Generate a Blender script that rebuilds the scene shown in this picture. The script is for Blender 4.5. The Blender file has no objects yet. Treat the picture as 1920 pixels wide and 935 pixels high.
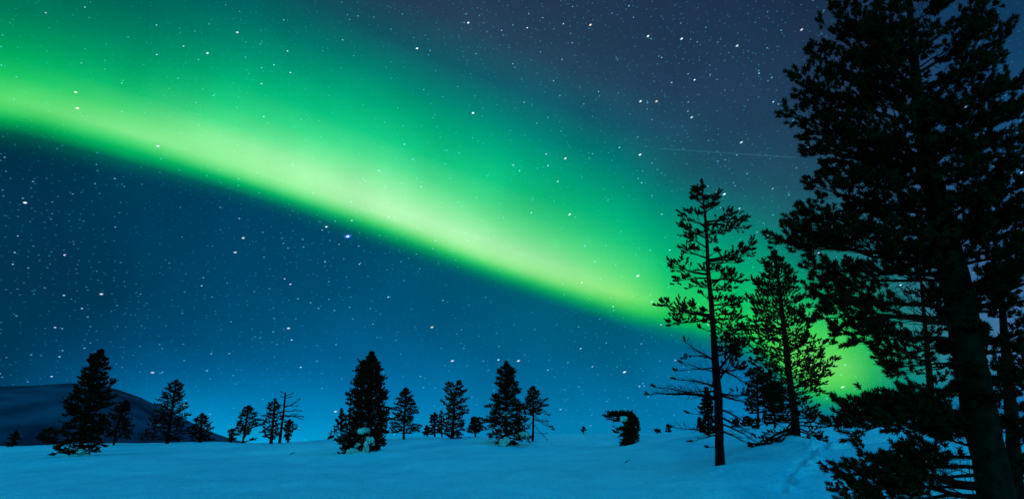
import bpy, math, random
import numpy as np
from mathutils import Vector, noise as mnoise

R = math.radians
sc = bpy.context.scene
col = sc.collection
rng = random.Random(11)
nr = np.random.default_rng(5)

# ------------------------------------------------------------------ camera
F, CX, CY = 1280.0, 960.0, 467.5          # lens in pixels of a 1920 wide frame
PITCH = R(15.2)
CAMP = np.array([0.0, 0.0, 1.7])
cam = bpy.data.objects.new('camera', bpy.data.cameras.new('camera'))
cam.data.sensor_width = 36.0
cam.data.lens = 36.0 * F / 1920.0
cam.data.clip_start = 0.1
cam.data.clip_end = 20000.0
cam.location = CAMP
cam.rotation_euler = (R(90) + PITCH, 0, 0)
col.objects.link(cam)
sc.camera = cam
SP, CP = math.sin(PITCH), math.cos(PITCH)


def ray(px, py):
    a, b = (px - CX) / F, (CY - py) / F
    return np.array([a, CP - b * SP, SP + b * CP])


def at(px, py, Y):
    """The point at forward distance Y seen at a pixel of the photograph."""
    d = ray(px, py)
    return CAMP + d * (Y / d[1])


def azel(px, py):
    d = ray(px, py)
    d = d / np.linalg.norm(d)
    return math.degrees(math.atan2(d[0], d[1])), math.degrees(math.asin(d[2]))


def pix(v):
    v = np.asarray(v) - CAMP
    f = v[1] * CP + v[2] * SP
    u = -v[1] * SP + v[2] * CP
    return CX + F * v[0] / f, CY - F * u / f


def lin(c):
    o = []
    for v in c:
        v /= 255.0
        o.append(v / 12.92 if v <= 0.04045 else ((v + 0.055) / 1.055) ** 2.4)
    return o


# ------------------------------------------------------------------ night sky
EDGE = [(-300, 205), (15, 240), (240, 297), (480, 367), (720, 447), (960, 530), (1170, 596), (1255, 616),
        (1345, 634), (1410, 655), (1450, 690), (1500, 735), (1545, 752), (1590, 757), (1640, 760), (1690, 765), (2300, 790)]
SKYT = {
    15: [(-200, (0, 62, 70)), (0, (0, 112, 86)), (60, (0, 146, 94)), (120, (0, 184, 96)), (150, (24, 204, 100)), (178, (85, 222, 112)),
         (198, (78, 218, 108)), (211, (18, 198, 92)), (228, (0, 150, 80)), (245, (0, 88, 72)), (268, (0, 54, 66)),
         (300, (0, 46, 70)), (400, (0, 49, 76)), (550, (0, 51, 78)), (700, (0, 54, 85)), (760, (0, 66, 106)), (820, (0, 84, 132))],
    240: [(-200, (0, 56, 70)), (0, (0, 98, 88)), (80, (0, 135, 100)), (150, (0, 175, 108)), (188, (16, 207, 118)), (215, (92, 228, 128)),
          (245, (135, 238, 145)), (260, (84, 224, 124)), (271, (14, 200, 102)), (286, (0, 172, 92)), (305, (0, 86, 84)), (327, (0, 58, 82)),
          (400, (0, 54, 84)), (560, (0, 56, 86)), (660, (0, 64, 102)), (720, (0, 86, 138)), (820, (0, 122, 184))],
    480: [(-200, (14, 54, 72)), (0, (0, 86, 92)), (80, (0, 124, 108)), (150, (0, 170, 118)), (198, (0, 204, 124)), (240, (60, 228, 140)),
          (285, (160, 246, 168)), (328, (144, 242, 152)), (344, (14, 204, 108)), (356, (0, 150, 95)), (368, (0, 86, 92)), (382, (0, 66, 94)),
          (404, (0, 62, 96)), (560, (0, 74, 110)), (655, (0, 82, 124)), (710, (0, 98, 152)), (760, (0, 120, 180)), (820, (0, 164, 217))],
    720: [(-200, (34, 52, 74)), (0, (36, 60, 82)), (60, (18, 82, 98)), (95, (4, 100, 106)), (150, (0, 140, 118)), (220, (0, 185, 125)),
          (270, (24, 214, 140)), (305, (84, 231, 152)), (340, (140, 244, 168)), (385, (184, 251, 188)), (408, (170, 248, 174)), (419, (90, 224, 126)), (430, (8, 196, 102)),
          (444, (0, 132, 95)), (458, (0, 84, 100)), (474, (0, 76, 106)), (600, (0, 82, 122)), (680, (0, 93, 140)), (740, (0, 112, 170)), (820, (0, 150, 205))],
    960: [(-200, (34, 50, 74)), (0, (37, 60, 84)), (110, (35, 72, 95)), (170, (12, 94, 108)), (250, (0, 138, 120)), (330, (0, 180, 122)),
          (380, (28, 204, 125)), (430, (104, 232, 148)), (472, (172, 247, 180)), (498, (160, 242, 152)), (514, (30, 206, 105)),
          (526, (0, 152, 95)), (539, (0, 98, 102)), (554, (0, 86, 112)), (640, (0, 90, 128)), (700, (0, 96, 142)), (760, (0, 114, 166)), (820, (0, 130, 182))],
    1170: [(-200, (30, 46, 72)), (0, (33, 52, 80)), (150, (35, 65, 92)), (250, (16, 90, 108)), (300, (0, 114, 115)), (380, (0, 155, 118)),
           (450, (0, 190, 120)), (508, (76, 216, 122)), (553, (134, 231, 122)), (574, (58, 210, 95)), (590, (0, 160, 95)),
           (612, (0, 92, 120)), (705, (0, 97, 138)), (760, (0, 111, 159)), (820, (0, 128, 178))],
    1255: [(-200, (28, 44, 70)), (0, (30, 50, 78)), (200, (33, 62, 90)), (300, (22, 85, 105)), (380, (0, 124, 114)), (450, (0, 164, 118)),
           (520, (0, 198, 112)), (570, (44, 212, 100)), (597, (4, 192, 90)), (618, (0, 124, 110)), (640, (0, 92, 126)),
           (760, (0, 112, 162)), (820, (0, 128, 180))],
    1400: [(-200, (26, 42, 70)), (0, (28, 48, 76)), (250, (33, 64, 92)), (360, (28, 84, 106)), (430, (4, 122, 112)), (500, (0, 155, 114)),
           (560, (0, 190, 104)), (610, (26, 205, 90)), (636, (0, 180, 92)), (658, (0, 122, 120)), (684, (0, 100, 146)),
           (760, (0, 114, 172)), (820, (0, 126, 186))],
    1460: [(-200, (26, 42, 70)), (0, (28, 48, 76)), (250, (33, 64, 92)), (380, (28, 88, 106)), (450, (6, 122, 112)), (520, (0, 158, 112)),
           (580, (0, 192, 98)), (630, (60, 218, 84)), (665, (70, 220, 84)), (688, (10, 180, 92)), (712, (0, 124, 130)),
           (745, (0, 108, 160)), (820, (0, 124, 184))],
    1530: [(-200, (24, 42, 70)), (0, (28, 48, 76)), (250, (33, 62, 92)), (400, (28, 90, 106)), (500, (8, 126, 110)), (580, (0, 180, 98)),
           (635, (80, 222, 92)), (690, (120, 228, 104)), (718, (95, 220, 92)), (738, (30, 192, 90)), (758, (0, 138, 105)),
           (780, (0, 112, 148)), (820, (0, 120, 178))],
    1590: [(-200, (24, 42, 70)), (0, (26, 48, 76)), (250, (36, 64, 94)), (400, (32, 88, 108)), (500, (14, 118, 110)), (580, (0, 160, 98)),
           (640, (62, 214, 90)), (690, (108, 222, 106)), (716, (84, 216, 90)), (736, (24, 186, 90)), (757, (0, 134, 108)),
           (780, (0, 112, 146)), (820, (0, 118, 172))],
    1640: [(-200, (22, 42, 70)), (0, (22, 48, 78)), (250, (38, 66, 98)), (400, (36, 86, 112)), (500, (22, 106, 112)), (580, (0, 132, 104)),
           (650, (0, 172, 92)), (700, (4, 176, 92)), (740, (0, 148, 98)), (762, (0, 124, 122)), (820, (0, 116, 170))],
    1700: [(-200, (20, 42, 72)), (0, (20, 50, 80)), (250, (40, 70, 106)), (450, (46, 92, 122)), (580, (32, 112, 124)), (680, (8, 132, 118)),
           (730, (0, 126, 122)), (770, (0, 114, 146)), (820, (0, 114, 170))],
    1880: [(-200, (0, 44, 72)), (0, (0, 50, 80)), (150, (0, 68, 112)), (300, (16, 78, 122)), (500, (54, 100, 148)), (650, (64, 114, 158)),
           (750, (20, 106, 164)), (820, (0, 108, 168))],
}
XS = sorted(SKYT)
EX, EY = [e[0] for e in EDGE], [e[1] for e in EDGE]
edge_px = lambda x: float(np.interp(x, EX, EY))


def sky_px(px, py):
    s = py - edge_px(px)
    x = min(max(px, XS[0]), XS[-1])
    k = max(i for i in range(len(XS) - 1) if XS[i] <= x)
    out = []
    for X in (XS[k], XS[k + 1]):
        yy = [r[0] for r in SKYT[X]]
        cc = np.array([lin(r[1]) for r in SKYT[X]])
        y = s + edge_px(X)
        out.append(np.array([np.interp(y, yy, cc[:, j]) for j in range(3)]))
    w = (x - XS[k]) / (XS[k + 1] - XS[k])
    return out[0] * (1 - w) + out[1] * w


world = bpy.data.worlds.new('World')
sc.world = world
world.use_nodes = True
nt = world.node_tree
nt.nodes.clear()


def nd(t, **kw):
    n = nt.nodes.new(t)
    for k, v in kw.items():
        setattr(n, k, v)
    return n


def plug(sock, v):
    if isinstance(v, bpy.types.NodeSocket):
        nt.links.new(v, sock)
    else:
        sock.default_value = v


def M(op, a, b=0.0, c=0.0, clamp=False):
    n = nd('ShaderNodeMath', operation=op, use_clamp=clamp)
    plug(n.inputs[0], a)
    plug(n.inputs[1], b)
    plug(n.inputs[2], c)
    return n.outputs[0]


def VM(op, a, b=(0, 0, 0), out=0):
    n = nd('ShaderNodeVectorMath', operation=op)
    plug(n.inputs[0], a)
    plug(n.inputs[1], b)
    return n.outputs['Value'] if op in ('DOT_PRODUCT', 'DISTANCE', 'LENGTH') else n.outputs[0]


def scale(v, s):
    n = nd('ShaderNodeVectorMath', operation='SCALE')
    plug(n.inputs[0], v)
    plug(n.inputs['Scale'], s)
    return n.outputs[0]


def rng_map(v, a, b, c=0.0, d=1.0, smooth=False):
    n = nd('ShaderNodeMapRange', interpolation_type='SMOOTHSTEP' if smooth else 'LINEAR', clamp=True)
    for s, x in zip(n.inputs[:5], (v, a, b, c, d)):
        plug(s, x)
    return n.outputs[0]


def mixc(f, a, b):
    n = nd('ShaderNodeMix', data_type='RGBA')
    plug(n.inputs[0], f)
    plug(n.inputs[6], a)
    plug(n.inputs[7], b)
    return n.outputs[2]


tc = nd('ShaderNodeTexCoord')
D = VM('NORMALIZE', tc.outputs['Generated'])
sx = nd('ShaderNodeSeparateXYZ')
nt.links.new(D, sx.inputs[0])
AZ = M('MULTIPLY', M('ARCTAN2', sx.outputs[0], sx.outputs[1]), 180 / math.pi)
EL = M('MULTIPLY', M('ARCSINE', sx.outputs[2]), 180 / math.pi)

# lower edge of the aurora as elevation over azimuth
edge_ae = sorted(azel(x, y) for x, y in ((px, edge_px(px)) for px in list(range(-260, 1300, 80)) + list(range(1300, 1720, 25)) + list(range(1720, 2300, 100))))
fc = nd('ShaderNodeFloatCurve')
cv = fc.mapping.curves[0]
while len(cv.points) > 2:
    cv.points.remove(cv.points[1])
AZ0, AZ1 = -50.0, 50.0
ea = np.array([e[0] for e in edge_ae])
ee = np.array([e[1] for e in edge_ae])
kn = np.linspace(AZ0, AZ1, 64)
edge_el = lambda a: float(np.interp(a, ea, ee))
cv.points[0].location = (0, edge_el(AZ0) / 45)
cv.points[1].location = (1, edge_el(AZ1) / 45)
for a in kn[1:-1]:
    cv.points.new((a - AZ0) / (AZ1 - AZ0), edge_el(a) / 45)
for p in cv.points:
    p.handle_type = 'VECTOR'
fc.mapping.update()
nt.links.new(rng_map(AZ, AZ0, AZ1), fc.inputs['Value'])
T = M('SUBTRACT', EL, M('MULTIPLY', fc.outputs[0], 45.0))
T0, T1 = -32.0, 44.0
TN = M('DIVIDE', M('SUBTRACT', T, T0), T1 - T0)
ts = np.array([-31, -27, -24, -21, -18.5, -16.5, -14.5, -12.5, -10, -6.5, -4, -2.8, -2, -1.3, -.7, -.2, .3, .8, 1.3, 1.9, 2.7, 3.6, 4.8, 6.2, 8, 10.5, 13, 16, 19.5, 24, 30, 40])


def inv(az, el):
    a, e = R(az), R(el)
    return pix(CAMP + 1000 * np.array([math.sin(a) * math.cos(e), math.cos(a) * math.cos(e), math.sin(e)]))


knots = [azel(x, min(edge_px(x), 780))[0] for x in (-60, 80, 240, 400, 560, 720, 880, 1040, 1170, 1255, 1330, 1400, 1440, 1480, 1530, 1590, 1640, 1700, 1800, 1920)]
skyc = None
for k, a in enumerate(knots):
    rp = nd('ShaderNodeValToRGB')
    cr = rp.color_ramp
    cr.interpolation = 'LINEAR'
    for j, t in enumerate(ts):
        px, py = inv(a, min(max(t + edge_el(a), -3.0), 60.0))
        c = sky_px(px, py)
        pos = (t - T0) / (T1 - T0)
        e = cr.elements[0] if j == 0 else (cr.elements[1] if j == 1 else cr.elements.new(pos))
        e.position = pos
        e.color = (*c, 1)
    nt.links.new(TN, rp.inputs[0])
    skyc = rp.outputs[0] if skyc is None else mixc(rng_map(AZ, knots[k - 1], a), skyc, rp.outputs[0])

# soft unevenness of the glow
nz = nd('ShaderNodeTexNoise')
nt.links.new(D, nz.inputs['Vector'])
nz.inputs['Scale'].default_value = 7
nz.inputs['Detail'].default_value = 3
skyc = scale(skyc, rng_map(nz.outputs['Fac'], 0.3, 0.7, 0.90, 1.10))
# overhead and behind, out of view: blue fill sky added to light the snow
BACK_FILL = (0.0, 0.232, 0.545)
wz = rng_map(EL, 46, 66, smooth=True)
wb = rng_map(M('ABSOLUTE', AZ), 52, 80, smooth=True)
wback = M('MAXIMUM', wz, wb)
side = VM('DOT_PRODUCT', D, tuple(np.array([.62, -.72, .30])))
backc = scale(BACK_FILL, rng_map(side, -.6, .95, .45, 1.65))  # fill made stronger on one side so the drifts show relief
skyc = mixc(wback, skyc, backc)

# stars: short arcs about the celestial pole
pole = ray(300, -1500)
pole = pole / np.linalg.norm(pole)
u_ = ray(960, 467) / np.linalg.norm(ray(960, 467))
u_ = u_ - pole * u_.dot(pole)
u_ /= np.linalg.norm(u_)
v_ = np.cross(pole, u_)
DEC = M('ARCSINE', VM('DOT_PRODUCT', D, tuple(pole)))
RA = M('ARCTAN2', VM('DOT_PRODUCT', D, tuple(v_)), VM('DOT_PRODUCT', D, tuple(u_)))
KX = 0.42
cq = nd('ShaderNodeCombineXYZ')
nt.links.new(M('MULTIPLY', RA, KX), cq.inputs[0])
nt.links.new(DEC, cq.inputs[1])
Q = cq.outputs[0]


def rq(px, py):
    d = ray(px, py)
    d = d / np.linalg.norm(d)
    return (math.atan2(d.dot(v_), d.dot(u_)) * KX, math.asin(d.dot(pole)), 0.0)


cn = nd('ShaderNodeTexNoise')
nt.links.new(D, cn.inputs['Vector'])
cn.inputs['Scale'].default_value = 5.5
cn.inputs['Detail'].default_value = 4
clus = rng_map(cn.outputs['Fac'], .35, .65, .45, 1.5)
stars = None
for S, rad, amp, pw, offs in ((150, .0008, .24, 1.3, 0), (76, .0008, .85, 2.9, 3.3), (38, .00085, 1.9, 3.4, 7.1), (15, .0009, 2.6, 3.0, 1.7)):
    vo = nd('ShaderNodeTexVoronoi', voronoi_dimensions='2D', feature='F1')
    nt.links.new(VM('ADD', Q, (offs, offs * .7, 0)), vo.inputs['Vector'])
    vo.inputs['Scale'].default_value = S
    sp = nd('ShaderNodeSeparateColor')
    nt.links.new(vo.outputs['Color'], sp.inputs[0])
    m = rng_map(vo.outputs['Distance'], 0.0, rad * S, 1.0, 0.0)
    b = M('MULTIPLY', M('POWER', sp.outputs[0], pw), amp)
    val = M('MULTIPLY', M('MULTIPLY', m, b), clus)
    cc = nd('ShaderNodeCombineColor')
    plug(cc.inputs[0], M('MULTIPLY', M('POWER', val, 1.9), rng_map(sp.outputs[2], .9, .95, .5, .95)))
    plug(cc.inputs[1], M('MULTIPLY', val, rng_map(sp.outputs[1], .2, .8, .52, .84)))
    plug(cc.inputs[2], M('MULTIPLY', val, 1.12))
    c1 = cc.outputs[0]
    stars = c1 if stars is None else VM('ADD', stars, c1)
BRIGHT = [(652, 443, 4.5, 'b'), (47, 380, 3, 'w'), (145, 203, 3, 'o'), (142, 173, 2, 'o'), (296, 274, 2.4, 'w'), (878, 43, 3, 'w'), (782, 91, 3, 'w'),
          (887, 212, 2.8, 'w'), (1215, 68, 2.6, 'w'), (1278, 73, 2.6, 'w'), (1107, 47, 2.4, 'o'), (1200, 290, 2.4, 'w'), (1231, 190, 1.8, 'o'),
          (1201, 190, 2.4, 'w'), (1358, 364, 2.6, 'w'), (1068, 402, 2, 'w'), (1060, 297, 1.8, 'w'), (1196, 517, 2.4, 'w'), (1580, 725, 2.0, 'w'),
          (445, 61, 1.8, 'w'), (389, 100, 1.8, 'w'), (190, 551, 1.8, 'w'), (612, 425, 1.8, 'w'), (541, 615, 1.8, 'w'), (1171, 697, 2.6, 'w'),
          (810, 613, 1.6, 'o'), (848, 676, 2, 'w'), (972, 676, 2, 'w'), (286, 698, 1.6, 'w'), (344, 758, 2, 'o'), (629, 771, 1.6, 'w'), (1382, 86, 1.8, 'w'),
          (1390, 267, 1.8, 'w'), (1297, 220, 1.6, 'w'), (1503, 56, 1.6, 'w'), (441, 473, 1.6, 'w'), (456, 446, 1.8, 'w')]
for px, py, b, k in BRIGHT:
    dd = VM('DISTANCE', Q, rq(px, py))
    c = {'w': (.8, .95, 1, 1), 'o': (1, .88, .7, 1), 'b': (.75, .85, 1, 1)}[k]
    stars = VM('ADD', stars, scale(tuple(c[:3]), M('MULTIPLY', rng_map(dd, .0001, .0013, 1, 0), b * .72)))
    if k == 'b':
        stars = VM('ADD', stars, scale((.03, .12, 1.0), M('MULTIPLY', rng_map(dd, .0008, .0034, 1, 0), 1.0)))
stars = scale(stars, rng_map(EL, 0.0, 9.0, 0.55, 1.0))
# faint satellite trail
d1, d2 = (ray(1228, 278), ray(1502, 296))
d1, d2 = d1 / np.linalg.norm(d1), d2 / np.linalg.norm(d2)
nn = np.cross(d1, d2)
nn /= np.linalg.norm(nn)
mm = d1 + d2
mm /= np.linalg.norm(mm)
tr = M('MULTIPLY', rng_map(M('ABSOLUTE', VM('DOT_PRODUCT', D, tuple(nn))), 0.0, .0009, 1, 0), rng_map(VM('DOT_PRODUCT', D, tuple(mm)), float(d1.dot(mm)), float(d1.dot(mm)) + .0012))
stars = VM('ADD', stars, scale((.05, .22, .26), M('MULTIPLY', tr, .26)))
stars = scale(stars, M('SUBTRACT', 1.0, wback))

bg = nd('ShaderNodeBackground')
nt.links.new(VM('ADD', skyc, stars), bg.inputs[0])
bg.inputs[1].default_value = 1.0
wo = nd('ShaderNodeOutputWorld')
nt.links.new(bg.outputs[0], wo.inputs[0])

# ------------------------------------------------------------------ low moon behind the camera
sun = bpy.data.objects.new('moon', bpy.data.lights.new('moon', 'SUN'))
sun.data.energy = 0.9
sun.data.color = (0.05, 0.95, 0.72)
sun.data.angle = R(4)
ME, MA = R(6), R(8)
sun.rotation_euler = Vector((math.sin(MA) * math.cos(ME), math.cos(MA) * math.cos(ME), -math.sin(ME))).to_track_quat('-Z', 'Y').to_euler()
sun.location = (-5, -30, 12)
col.objects.link(sun)

sc.view_settings.view_transform = 'Standard'
sc.view_settings.look = 'None'
sc.view_settings.exposure = 0
sc.view_settings.gamma = 1


# ------------------------------------------------------------------ materials
def material(name, base, rough=0.8, spec=0.2, noise_cols=None, nscale=4.0, bump=0.0, bscale=20.0, detail=6, obj=True):
    m = bpy.data.materials.new(name)
    m.use_nodes = True
    t = m.node_tree
    b = t.nodes['Principled BSDF']
    b.inputs['Roughness'].default_value = rough
    b.inputs['Specular IOR Level'].default_value = spec
    b.inputs['Base Color'].default_value = (*base, 1)
    tcn = t.nodes.new('ShaderNodeTexCoord')
    src = tcn.outputs['Object']
    if noise_cols:
        n = t.nodes.new('ShaderNodeTexNoise')
        n.inputs['Scale'].default_value = nscale
        n.inputs['Detail'].default_value = detail
        t.links.new(src, n.inputs['Vector'])
        r = t.nodes.new('ShaderNodeValToRGB')
        r.color_ramp.elements[0].position = .35
        r.color_ramp.elements[1].position = .65
        r.color_ramp.elements[0].color = (*noise_cols[0], 1)
        r.color_ramp.elements[1].color = (*noise_cols[1], 1)
        t.links.new(n.outputs['Fac'], r.inputs[0])
        t.links.new(r.outputs[0], b.inputs['Base Color'])
    if bump:
        n2 = t.nodes.new('ShaderNodeTexNoise')
        n2.inputs['Scale'].default_value = bscale
        n2.inputs['Detail'].default_value = 8
        n2.inputs['Roughness'].default_value = .62
        t.links.new(src, n2.inputs['Vector'])
        bp = t.nodes.new('ShaderNodeBump')
        bp.inputs['Strength'].default_value = 1.0
        bp.inputs['Distance'].default_value = bump
        t.links.new(n2.outputs['Fac'], bp.inputs['Height'])
        t.links.new(bp.outputs[0], b.inputs['Normal'])
    return m




def snow_material():
    """Wind packed snow: crust tones with relief shading painted in as pale and dull patches, fine grain and ripples, all in world metres."""
    m = bpy.data.materials.new('snow')
    m.use_nodes = True
    t = m.node_tree
    b = t.nodes['Principled BSDF']
    b.inputs['Roughness'].default_value = .75
    b.inputs['Specular IOR Level'].default_value = .1
    tcn = t.nodes.new('ShaderNodeTexCoord')

    def noise(sx, sy, detail, rough, dist=0.0):
        mp = t.nodes.new('ShaderNodeMapping')
        mp.inputs['Scale'].default_value = (sx, sy, sx)
        t.links.new(tcn.outputs['Object'], mp.inputs['Vector'])
        n = t.nodes.new('ShaderNodeTexNoise')
        n.inputs['Scale'].default_value = 1
        n.inputs['Detail'].default_value = detail
        n.inputs['Roughness'].default_value = rough
        n.inputs['Distortion'].default_value = dist
        t.links.new(mp.outputs[0], n.inputs['Vector'])
        return n.outputs['Fac']

    def math_(op, a, b_):
        n = t.nodes.new('ShaderNodeMath')
        n.operation = op
        for s_, v in zip(n.inputs, (a, b_)):
            if isinstance(v, bpy.types.NodeSocket):
                t.links.new(v, s_)
            else:
                s_.default_value = v
        return n.outputs[0]
    big = noise(.10, .06, 4, .6, .6)
    med = noise(.8, .3, 5, .6, .4)
    fine = noise(9, 4, 3, .7)
    f = math_('ADD', math_('ADD', math_('MULTIPLY', big, .5), math_('MULTIPLY', med, .32)), math_('MULTIPLY', fine, .52))  # tone mask that puts relief light and shade into the snow colour
    r = t.nodes.new('ShaderNodeValToRGB')
    r.color_ramp.elements[0].position = .52
    r.color_ramp.elements[0].color = (.56, .60, .66, 1)
    r.color_ramp.elements[1].position = .80
    r.color_ramp.elements[1].color = (.90, .91, .92, 1)
    t.links.new(f, r.inputs[0])
    t.links.new(r.outputs[0], b.inputs['Base Color'])
    h = math_('ADD', math_('MULTIPLY', med, .22), math_('MULTIPLY', fine, .035))
    bp = t.nodes.new('ShaderNodeBump')
    bp.inputs['Strength'].default_value = 1
    bp.inputs['Distance'].default_value = 1
    t.links.new(h, bp.inputs['Height'])
    t.links.new(bp.outputs[0], b.inputs['Normal'])
    return m


SNOW = snow_material()
CLUMP = material('clumped_snow', (.5, .52, .5), rough=.85, spec=.05, noise_cols=((.25, .28, .27), (.52, .55, .54)), nscale=1.6, bump=.15, bscale=3)
FELL = material('snowy_fell', (.2, .2, .22), rough=.95, spec=.05, noise_cols=((.010, .020, .042), (.050, .080, .130)), nscale=.008, detail=9)
NEEDLE = material('pine_needles', (.01, .016, .006), rough=.95, spec=.02, noise_cols=((.005, .009, .004), (.012, .019, .006)), nscale=2.5)
NEEDLE2 = material('spruce_needles', (.01, .014, .006), rough=.95, spec=.02, noise_cols=((.004, .008, .004), (.010, .016, .006)), nscale=2.0)
BARK = material('pine_bark', (.05, .03, .02), rough=.95, spec=.05, noise_cols=((.004, .003, .002), (.016, .009, .006)), nscale=9, bump=.03, bscale=16)
TWIGM = material('bare_twigs', (.012, .009, .007), rough=.95, spec=.02)


# ------------------------------------------------------------------ mesh helpers
def link_mesh(name, verts, faces, mats, parent=None, midx=None, smooth=False):
    me = bpy.data.meshes.new(name)
    verts = np.asarray(verts, dtype=np.float32)
    me.vertices.add(len(verts))
    me.vertices.foreach_set('co', verts.ravel())
    tot = np.array([len(f) for f in faces], dtype=np.int32) if not isinstance(faces, np.ndarray) else np.full(len(faces), faces.shape[1], np.int32)
    flat = np.concatenate([np.asarray(f, dtype=np.int32) for f in faces]) if not isinstance(faces, np.ndarray) else faces.astype(np.int32).ravel()
    me.loops.add(len(flat))
    me.loops.foreach_set('vertex_index', flat)
    me.polygons.add(len(tot))
    st = np.zeros(len(tot), np.int32)
    st[1:] = np.cumsum(tot)[:-1]
    me.polygons.foreach_set('loop_start', st)
    me.polygons.foreach_set('loop_total', tot)
    for m in (mats if isinstance(mats, (list, tuple)) else [mats]):
        me.materials.append(m)
    if midx is not None:
        me.polygons.foreach_set('material_index', np.asarray(midx, np.int32))
    if smooth:
        me.polygons.foreach_set('use_smooth', np.ones(len(tot), bool))
    me.update(calc_edges=True)
    me.validate()
    o = bpy.data.objects.new(name, me)
    col.objects.link(o)
    if parent is not None:
        o.parent = parent
        o.matrix_parent_inverse.identity()
        o.location = -Vector(parent.location)
    return o


def tag(o, label, cat, group=None, kind=None):
    if label:
        o['label'] = label
    if cat:
        o['category'] = cat
    if group:
        o['group'] = group
    if kind:
        o['kind'] = kind


def thing(name, loc, label, cat, group=None):
    o = bpy.data.objects.new(name, None)
    o.empty_display_size = .3
    o.location = Vector([float(v) for v in loc])
    col.objects.link(o)
    tag(o, label, cat, group)
    return o


class Tubes:
    def __init__(s):
        s.v, s.f, s.n = [], [], 0

    def add(s, pts, rad, sides=5, rough=0.0):
        P = np.asarray(pts, float)
        n = len(P)
        Tn = np.gradient(P, axis=0)
        Tn /= np.linalg.norm(Tn, axis=1)[:, None] + 1e-9
        ref = np.array([0, 0, 1.0]) if abs(Tn[:, 2]).mean() < .8 else np.array([0, 1.0, 0])
        A = np.cross(Tn, ref)
        A /= np.linalg.norm(A, axis=1)[:, None] + 1e-9
        B = np.cross(Tn, A)
        an = np.linspace(0, 2 * math.pi, sides, endpoint=False)
        rr = np.asarray(rad, float)[:, None] * np.ones((1, sides))
        if rough:
            rr = rr * (1 + rough * nr.standard_normal(rr.shape))
        ring = P[:, None, :] + rr[..., None] * (np.cos(an)[None, :, None] * A[:, None, :] + np.sin(an)[None, :, None] * B[:, None, :])
        s.v.append(ring.reshape(-1, 3))
        i = np.arange(n - 1)[:, None] * sides
        j = np.arange(sides)[None, :]
        k = (j + 1) % sides
        q = np.stack([i + j, i + k, i + sides + k, i + sides + j], -1).reshape(-1, 4) + s.n
        s.f.append(q)
        s.n += n * sides

    def build(s, name, mat, parent, smooth=True):
        if not s.v:
            return None
        return link_mesh(name, np.concatenate(s.v), np.concatenate(s.f), mat, parent, smooth=smooth)


class Shoots:
    def __init__(s):
        s.p, s.d, s.l = [], [], []

    def add(s, p, d, l):
        s.p.append(p)
        s.d.append(d)
        s.l.append(l)

    def mesh(s, n, nl, w, amin=25, amax=62):
        P, Dv, L = np.array(s.p), np.array(s.d), np.array(s.l)
        m = len(P)
        Dv = Dv / (np.linalg.norm(Dv, axis=1)[:, None] + 1e-9)
        u = nr.random((m, n)) ** .8
        base = P[:, None, :] + Dv[:, None, :] * (L[:, None] * u)[..., None]
        rv = nr.standard_normal((m, n, 3))
        rv -= (rv * Dv[:, None, :]).sum(-1, keepdims=True) * Dv[:, None, :]
        rv /= np.linalg.norm(rv, axis=-1, keepdims=True) + 1e-9
        al = np.radians(amin + (amax - amin) * nr.random((m, n)) * (1.15 - .75 * u))
        nd_ = Dv[:, None, :] * np.cos(al)[..., None] + rv * np.sin(al)[..., None]
        tip = base + nd_ * (nl * (.65 + .5 * nr.random((m, n))))[..., None]
        sd = np.cross(nd_, nr.standard_normal((m, n, 3)))
        sd /= np.linalg.norm(sd, axis=-1, keepdims=True) + 1e-9
        a, b = base - sd * w * .5, base + sd * w * .5
        mid = base * .35 + tip * .65
        c, d = mid + sd * w * .42, mid - sd * w * .42
        V = np.stack([a, b, c, tip, d], axis=2).reshape(-1, 3)
        Fc = np.arange(m * n * 5).reshape(-1, 5)
        return V, Fc


def bez(a, b, c, n):
    t = np.linspace(0, 1, n)[:, None]
    return (1 - t) ** 2 * a + 2 * t * (1 - t) * b + t * t * c


def wobble(P, amt):
    n = len(P)
    w = np.cumsum(nr.standard_normal((n, 3)), axis=0) * amt
    w -= np.linspace(0, 1, n)[:, None] * w[-1]
    w[0] = 0
    return P + w


UP = np.array([0, 0, 1.0])


def rnd(a, b):
    return a + (b - a) * rng.random()


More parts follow.
